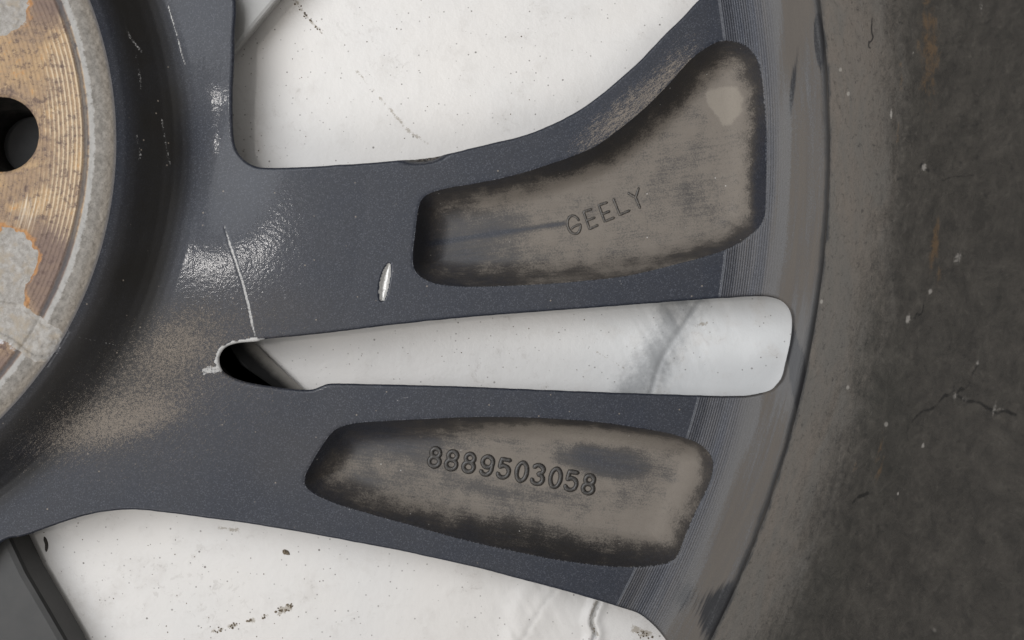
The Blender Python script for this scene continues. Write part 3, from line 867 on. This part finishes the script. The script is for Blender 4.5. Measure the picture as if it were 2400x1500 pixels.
def bline(pts, wid):
    q = np.array([arc_of(*p) for p in pts])
    tt = np.linspace(0, len(q) - 1, 8 * len(q))
    q = np.stack([np.interp(tt, range(len(q)), q[:, 0]) + (vnoise(tt * 3.1, tt * 0 + len(pts), 7) - .5) * 1.1, np.interp(tt, range(len(q)), q[:, 1]) + (vnoise(tt * 2.7, tt * 0 + 5, 8) - .5) * 1.6], 1)
    out = np.full(len(S), 99.0)
    lo_, hi_ = q.min(0) - 4, q.max(0) + 4
    i = np.nonzero((AR > lo_[0]) & (AR < hi_[0]) & (S > lo_[1]) & (S < hi_[1]))[0]
    if len(i):
        out[i] = seg_dist(np.stack([AR[i], S[i]], 1), q[:-1], q[1:])
    return np.exp(-(out / wid) ** 2)
nz = .15 + 1.15 * fbm(AR * .5, S * .5, 3, 91)
for pts, wid in (([(2172, 690), (2160, 722), (2145, 748)], .3), ([(2295, 850), (2270, 890), (2240, 935)], .33), ([(2235, 920), (2200, 935), (2140, 990)], .36),
                 ([(2240, 930), (2320, 955), (2420, 985)], .26), ([(2210, 420), (2280, 415)], .14), ([(2045, 45), (2038, 80), (2042, 115)], .2), ([(2000, 1175), (2030, 1158)], .5), ([(2160, 385), (2172, 405)], .5)):
    mark = np.maximum(mark, bline(pts, wid) * nz * 1.3)
chip0 = .45 * bline([(2235, 925), (2300, 950), (2420, 985)], .7) * (fbm(AR * .8, S * .5, 3, 17) > .52)
chip = np.maximum(chip, chip0)
for px, py, ra, rs, a in ((2128, 748, 1.0, 1.0, .9), (2180, 683, .6, 1.0, .9), (2165, 392, .9, 1.3, .8), (2245, 605, 1.6, 2.2, .6), (2292, 850, .6, .8, .7), (2163, 1044, .45, .6, 1.2), (2104, 1157, .35, .5, 1.0), (2238, 928, .9, 1.5, .6), (2089, 268, 1.0, .4, 1.0), (2330, 960, 2, .8, .6), (2300, 15, 2.0, 1.2, .5), (2140, 125, 1, .6, .6)):
    chip = np.maximum(chip, a * bblob(px, py, ra, rs))
mesh_obj("rim_barrel", V, None, M_BARREL, wheel, dict(pc=np.stack([AR, S, Zg.ravel()], 1), dust=bdust, rust=rust, mark=mark, chip=chip),
         quads=np.stack([A, A + 1, B + 1, B], 1))

# front half of the casting: the hub body and the neighbour spokes seen through the windows, plus a wedge for the slot's shadow
def prism(name, outline, top, bot, mat, bev=1.0, lean=0.0):
    p = np.asarray(outline, float)
    n = len(p)
    t = np.roll(p, -1, 0) - np.roll(p, 1, 0)
    nr = np.stack([t[:, 1], -t[:, 0]], 1)
    nr /= np.maximum(np.linalg.norm(nr, axis=1, keepdims=True), 1e-9)
    area2 = np.sum(p[:, 0] * np.roll(p[:, 1], -1) - np.roll(p[:, 0], -1) * p[:, 1])
    if area2 < 0: nr = -nr
    rings = [(p - nr * bev * 1.6, top), (p - nr * bev * .5, top - bev * .35), (p, top - bev), (p + nr * lean, bot)]
    V = np.concatenate([np.concatenate([q, np.full((n, 1), z)], 1) for q, z in rings] + [np.array([[*p.mean(0), top]])])
    i = np.arange(n); k = (i + 1) % n
    Q = np.concatenate([np.stack([i + a * n, k + a * n, k + (a + 1) * n, i + (a + 1) * n], 1) for a in range(3)])
    T = np.stack([np.full(n, 4 * n), i, k], 1)
    if area2 < 0: Q, T = Q[:, ::-1], T[:, ::-1]
    o = mesh_obj(name, V, T, mat, wheel, quads=Q, flat=True)
    bm = bmesh.new()
    bm.from_mesh(o.data)
    bmesh.ops.recalc_face_normals(bm, faces=bm.faces)
    bm.to_mesh(o.data)
    bm.free()
    return o
hubp = np.concatenate([polar(83, a) for a in range(0, 360, 6)])
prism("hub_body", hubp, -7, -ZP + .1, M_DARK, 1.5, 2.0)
prism("web_or_shade_wedge", w2([(440, 690), (540, 770), (550, 792), (572, 820), (604, 853), (640, 886), (684, 925), (700, 990), (440, 960)], -10), -6.5, -ZP + .1, M_SLOT_SHADE, 3.0, 2.2)  # dark wedge standing in for the shadow at the slot's narrow end
prism("web_or_shade_wedge", w2([(668, -24), (604, 52), (556, 110), (500, 170), (300, 120), (250, -300), (860, -260)], -6), -6, -ZP + .15, M_FRONT_LIT, .5, -1.0)
prism("web_or_shade_wedge", w2([(-10, 1180), (24, 1262), (62, 1342), (108, 1420), (160, 1510), (260, 1720), (-200, 1760), (-330, 1250), (-150, 1120)], -5), -5, -ZP + .15, M_FRONT_SHADED, .9, .8)

# ------------------------------------------------------------------ raised lettering on the pocket floors
def floor_at(P):
    P = np.asarray(P)
    x, y = P[:, 0], P[:, 1]
    a1, a2 = poly_sdf(x, y, POCK1, 30), poly_sdf(x, y, POCK2, 30)
    return height(x, y, np.full(len(x), 9.0), a1, a2, np.full(len(x), -9.0))
def glyph(name, strokes, rad, rise):
    Vs, Qs, base = [], [], 0
    for P in strokes:
        P = np.asarray(P, float)
        closed = np.hypot(*(P[0] - P[-1])) < 1e-6
        z = floor_at(P)
        t = np.gradient(P, axis=0)
        if closed: t[0] = t[-1] = P[1] - P[-2]
        t /= np.maximum(np.linalg.norm(t, axis=1, keepdims=True), 1e-9)
        nr = np.stack([-t[:, 1], t[:, 0]], 1)
        a = np.linspace(-.15, math.pi + .15, 9)
        m = len(a)
        wv = rad * (1 + .22 * (vnoise(P[:, 0] * 1.7, P[:, 1] * 1.7, 4) - .5))
        ring = P[:, None, :] + nr[:, None, :] * (np.cos(a)[None, :, None] * wv[:, None, None])
        zz = z[:, None] + np.sin(a)[None] * rise - .06
        V = np.concatenate([ring, zz[:, :, None]], 2)
        if not closed:                                   # rounded ends
            for e, sgn in ((0, -1), (-1, 1)):
                cap = V[e].copy()
                cap[:, :2] = P[e] + t[e] * sgn * rad * .8 + (cap[:, :2] - P[e]) * .35
                cap[:, 2] = z[e] + (cap[:, 2] - z[e]) * .3
                V = np.concatenate([cap[None], V]) if e == 0 else np.concatenate([V, cap[None]])
        n = len(V)
        i, j = np.arange(n - 1), np.arange(m - 1)
        A = (i[:, None] * m + j).ravel() + base
        Qs.append(np.stack([A, A + m, A + m + 1, A + 1], 1))
        Vs.append(V.reshape(-1, 3)); base += n * m
    return mesh_obj(name, np.concatenate(Vs), None, M_GLYPH if name == 'raised_digit' else M_GLYPH_DUSTY, wheel, quads=np.concatenate(Qs))
def ell(cx, cy, rx, ry, a0, a1, n=22):
    a = np.radians(np.linspace(a0, a1, n))
    return np.stack([cx + rx * np.cos(a), cy - ry * np.sin(a)], 1)   # y down, photo fashion
def dens(p, n=7):
    p = np.asarray(p, float)
    return np.concatenate([np.linspace(p[k], p[k + 1], n, endpoint=False) for k in range(len(p) - 1)] + [p[-1:]])
# digits drawn in a cell 1 wide, 1.55 high, y down, origin at the cell centre
DIG = {
    '8': [ell(0, -.37, .36, .36, 0, 360), ell(0, .37, .43, .40, 0, 360)],
    '9': [ell(0, -.30, .43, .45, 0, 360), np.concatenate([[(.43, -.30)], smooth([(.42, .1), (.36, .48), (.1, .75), (-.2, .74), (-.42, .55)], 5, False)])],
    '5': [dens([(.38, -.74), (-.3, -.74), (-.36, -.08)]), smooth([(-.36, -.08), (-.05, -.22), (.28, -.12), (.44, .2), (.34, .58), (.02, .77), (-.3, .68), (-.44, .5)], 5, False)],
    '0': [ell(0, 0, .42, .76, 0, 360, 34)],
    '3': [smooth([(-.42, -.58), (-.2, -.76), (.12, -.74), (.35, -.52), (.3, -.22), (0, -.05), (.3, .06), (.44, .36), (.28, .68), (-.05, .78), (-.33, .68), (-.45, .48)], 5, False)]}
ctr = [(1018, 1074), (1058, 1081), (1099, 1087), (1141, 1094), (1181, 1101), (1223, 1109), (1262, 1116), (1303, 1124), (1341, 1131), (1382, 1139)]
for ch, (cx, cy) in zip("8889503058", ctr):
    a = math.radians(10.3)
    st = []
    for P in DIG[ch]:
        q = np.asarray(P) * 28.5
        st.append(w2(np.stack([cx + q[:, 0] * math.cos(a) - q[:, 1] * math.sin(a), cy + q[:, 0] * math.sin(a) + q[:, 1] * math.cos(a)], 1), -7.5))
    glyph("raised_digit", st, .50, .42)
def gpt(t, k=1.0):
    return (1347 + k * (15 * math.cos(t) * .955 + 22 * math.sin(t) * .27), 524 + k * (15 * math.cos(t) * -.29 + 22 * math.sin(t) * .96))
GEE = {'G': [np.array([gpt(t) for t in np.linspace(-.35, -6.1, 26)]), dens([gpt(.18), gpt(.25, .55), (1346, 529), (1342, 533)])],
       'E': [dens([(1388, 487), (1370, 493), (1384, 534), (1403, 525)]), dens([(1377, 514), (1396, 507)])],
       'F': [dens([(1425, 471), (1406, 477), (1420, 516), (1442, 507)]), dens([(1413, 499), (1431, 492)])],
       'L': [dens([(1441, 463), (1456, 500), (1479, 490)])],
       'Y': [dens([(1477, 449), (1494, 459), (1504, 483)]), dens([(1501, 437), (1494, 459)])]}
for k in 'GEFLY':
    glyph("raised_letter", [w2(p, -7) for p in GEE[k]], .30, .28)

# ------------------------------------------------------------------ the sheet under the wheel
HS = -ZP
sx = axis_pts(-7000, -200, 2600, 9500, 4.6, 120)
sy = axis_pts(-7500, -200, 1700, 9000, 4.6, 120)
SX, SY = np.meshgrid(sx, sy)
P = w2(np.stack([SX.ravel(), SY.ravel()], 1), HS)
X, Y = P[:, 0], P[:, 1]
z = np.zeros(len(X))
def sline(pts):
    return line_dist(X, Y, smooth(w2(pts, HS), 6, False), 14)
edge_w = sst(1250, 1800, SX.ravel())
z += edge_w * (fbm(X * .05, Y * .05, 3, 5) - .5) * 1.6
f1 = sline([(1680, 640), (1630, 720), (1585, 790), (1550, 850), (1520, 940), (1490, 1020)])
f2 = sline([(1600, 690), (1570, 780), (1530, 850), (1480, 930)])
f3 = sline([(1330, 1360), (1290, 1400), (1255, 1450), (1215, 1520)])
f4 = sline([(1404, 1415), (1393, 1440), (1388, 1465), (1396, 1490), (1380, 1530)])
f5 = sline([(1240, 1380), (1210, 1430), (1195, 1520)])
fw = np.exp(-(f1 / 9) ** 2)
z += .5 * np.exp(-(f1 / 4.5) ** 2) - .22 * np.exp(-(f1 / .5) ** 2) + fw * (fbm(X * .55 + Y * .30, (Y * .55 - X * .30) * .18, 3, 44) - .5) * .35
z += .4 * np.exp(-(f3 / 3) ** 2) - .15 * np.exp(-(f3 / .5) ** 2) + np.exp(-(f3 / 9) ** 2) * (fbm(X * .5 + Y * .30, (Y * .5 - X * .30) * .2, 3, 45) - .5) * .35 + .6 * np.exp(-((f4 - .8) / 1.0) ** 2) - .5 * np.exp(-(f4 / .35) ** 2) + .3 * np.exp(-(f5 / 2.0) ** 2)
mark = np.zeros(len(X))
for pts, wid, a in (([(676, -20), (700, 12), (718, 38), (750, 70)], .55, .7), ([(835, 163), (858, 190), (873, 210), (905, 245)], .55, .6), ([(905, 245), (940, 285), (962, 308), (1000, 332)], .6, .68),
                    ([(495, 1484), (515, 1480)], .6, .75), ([(530, 1474), (548, 1468)], .6, .75), ([(575, 1462), (592, 1458)], .6, .75), ([(610, 1451), (622, 1447)], .5, .75), ([(650, 1438), (678, 1426)], .9, .85),
                    ([(1632, 765), (1675, 755)], .8, .55), ([(1400, 1415), (1390, 1445), (1388, 1470), (1398, 1490)], .7, .95), ([(1490, 1482), (1520, 1490)], 1.2, .85), ([(1395, 822), (1420, 838), (1478, 870)], .25, .6),
                    ([(510, 1240), (555, 1246)], .8, .62), ([(950, 140), (940, 155)], .3, .6), ([(555, 215), (590, 216), (620, 205)], .25, .55)):
    mark = np.maximum(mark, a * np.exp(-(sline(pts) / wid) ** 2))
fold_shade = np.maximum.reduce([.85 * np.exp(-(f1 / 1.0) ** 2), .5 * np.exp(-(f1 / 3.4) ** 2), .95 * np.exp(-(f2 / 4.6) ** 2) * (.55 + .7 * fbm(X * .5 + Y * .28, (Y * .5 - X * .28) * .15, 3, 46)), .7 * np.exp(-(f4 / .6) ** 2), .3 * np.exp(-(f3 / .8) ** 2)])  # soft shadow streaks painted along the folds
cool = sst(1150, 1600, SX.ravel()) * sst(560, 760, SY.ravel()) * (1 - sst(1050, 1250, SY.ravel()))
V = np.stack([X, Y, HS + z - 1.7], 1)
n = len(sx)
q = (np.arange(len(sy) - 1)[:, None] * n + np.arange(n - 1)).ravel()
sheet = mesh_obj("plastic_sheet", V + [LOC[0] * 1000, LOC[1] * 1000, 0], None, M_SHEET, None, dict(mark=mark, fold_shade=fold_shade, cool=cool), quads=np.stack([q, q + n, q + n + 1, q + 1], 1))
sheet['label'] = "scuffed white plastic sheet with specks of dirt spread under the wheel"
sheet['category'] = "sheet"

# ------------------------------------------------------------------ crumbs and a dark sliver lying on the sheet
rng = random.Random(4)
def lump(cx, cy, cz, r, V, T):
    b = len(V)
    ph = rng.random() * 6
    for k in range(6):
        a = ph + k * math.pi / 3
        rr = r * rng.uniform(.6, 1.25)
        V.append((cx + rr * math.cos(a), cy + rr * math.sin(a), cz - .05))
        V.append((cx + rr * .6 * math.cos(a + .4), cy + rr * .6 * math.sin(a + .4), cz + r * rng.uniform(.4, .9)))
    V.append((cx, cy, cz + r * rng.uniform(.6, 1.0)))
    for k in range(6):
        a0, a1 = b + 2 * k, b + 2 * ((k + 1) % 6)
        T += [(a0, a1, a0 + 1), (a1, a1 + 1, a0 + 1), (a0 + 1, a1 + 1, b + 12)]
V, T = [], []
for (x0, y0), (x1, y1), cnt, spread, r0 in (((676, -10), (750, 70), 24, 4, .2), ((648, 1438), (682, 1424), 26, 6, .26), ((498, 1484), (512, 1479), 7, 3, .24), ((532, 1473), (546, 1468), 9, 4, .24), ((577, 1461), (590, 1457), 7, 4, .22), ((612, 1451), (620, 1447), 4, 2, .26), ((1632, 768), (1675, 752), 40, 9, .2),
                                            ((1390, 1430), (1398, 1490), 14, 4, .26), ((1490, 1482), (1525, 1495), 12, 6, .3), ((662, 1288), (672, 1308), 4, 2, .5), ((600, 900), (1500, 780), 60, 45, .12), ((100, 1300), (700, 1480), 70, 90, .13), ((600, 200), (1300, 150), 70, 130, .13)):
    for k in range(cnt):
        t = rng.random()
        p = w2([(x0 + (x1 - x0) * t + rng.gauss(0, spread), y0 + (y1 - y0) * t + rng.gauss(0, spread))], HS)[0]
        lump(p[0] + LOC[0] * 1000, p[1] + LOC[1] * 1000, HS - 1.7, r0 * rng.uniform(.4, 1.3), V, T)
cr = mesh_obj("soil_crumbs", V, T, M_SOIL, None, flat=True)
cr['kind'] = 'stuff'
cr['label'] = "brown crumbs of dry soil scattered over the white sheet"
cr['category'] = "soil"
q = smooth(w2([(97, 1261), (103, 1268), (106, 1282), (104, 1294), (100, 1297), (101, 1285), (99, 1272), (95, 1264)], HS), 4)
n = len(q)
c = q.mean(0)
V = np.concatenate([np.concatenate([q, np.full((n, 1), HS - 1.7)], 1), np.concatenate([c + (q - c) * .7, np.full((n, 1), HS - 1.2)], 1), [[*c, HS - 1.05]]])
i = np.arange(n); k = (i + 1) % n
sl = mesh_obj("dirt_sliver", V + [LOC[0] * 1000, LOC[1] * 1000, 0], np.stack([np.full(n, 2 * n), i + n, k + n], 1), M_SLIVER, None, quads=np.stack([i, k, k + n, i + n], 1))
sl['label'] = "curved dark sliver of dirt on the white sheet in the lower left window"
sl['category'] = "debris"
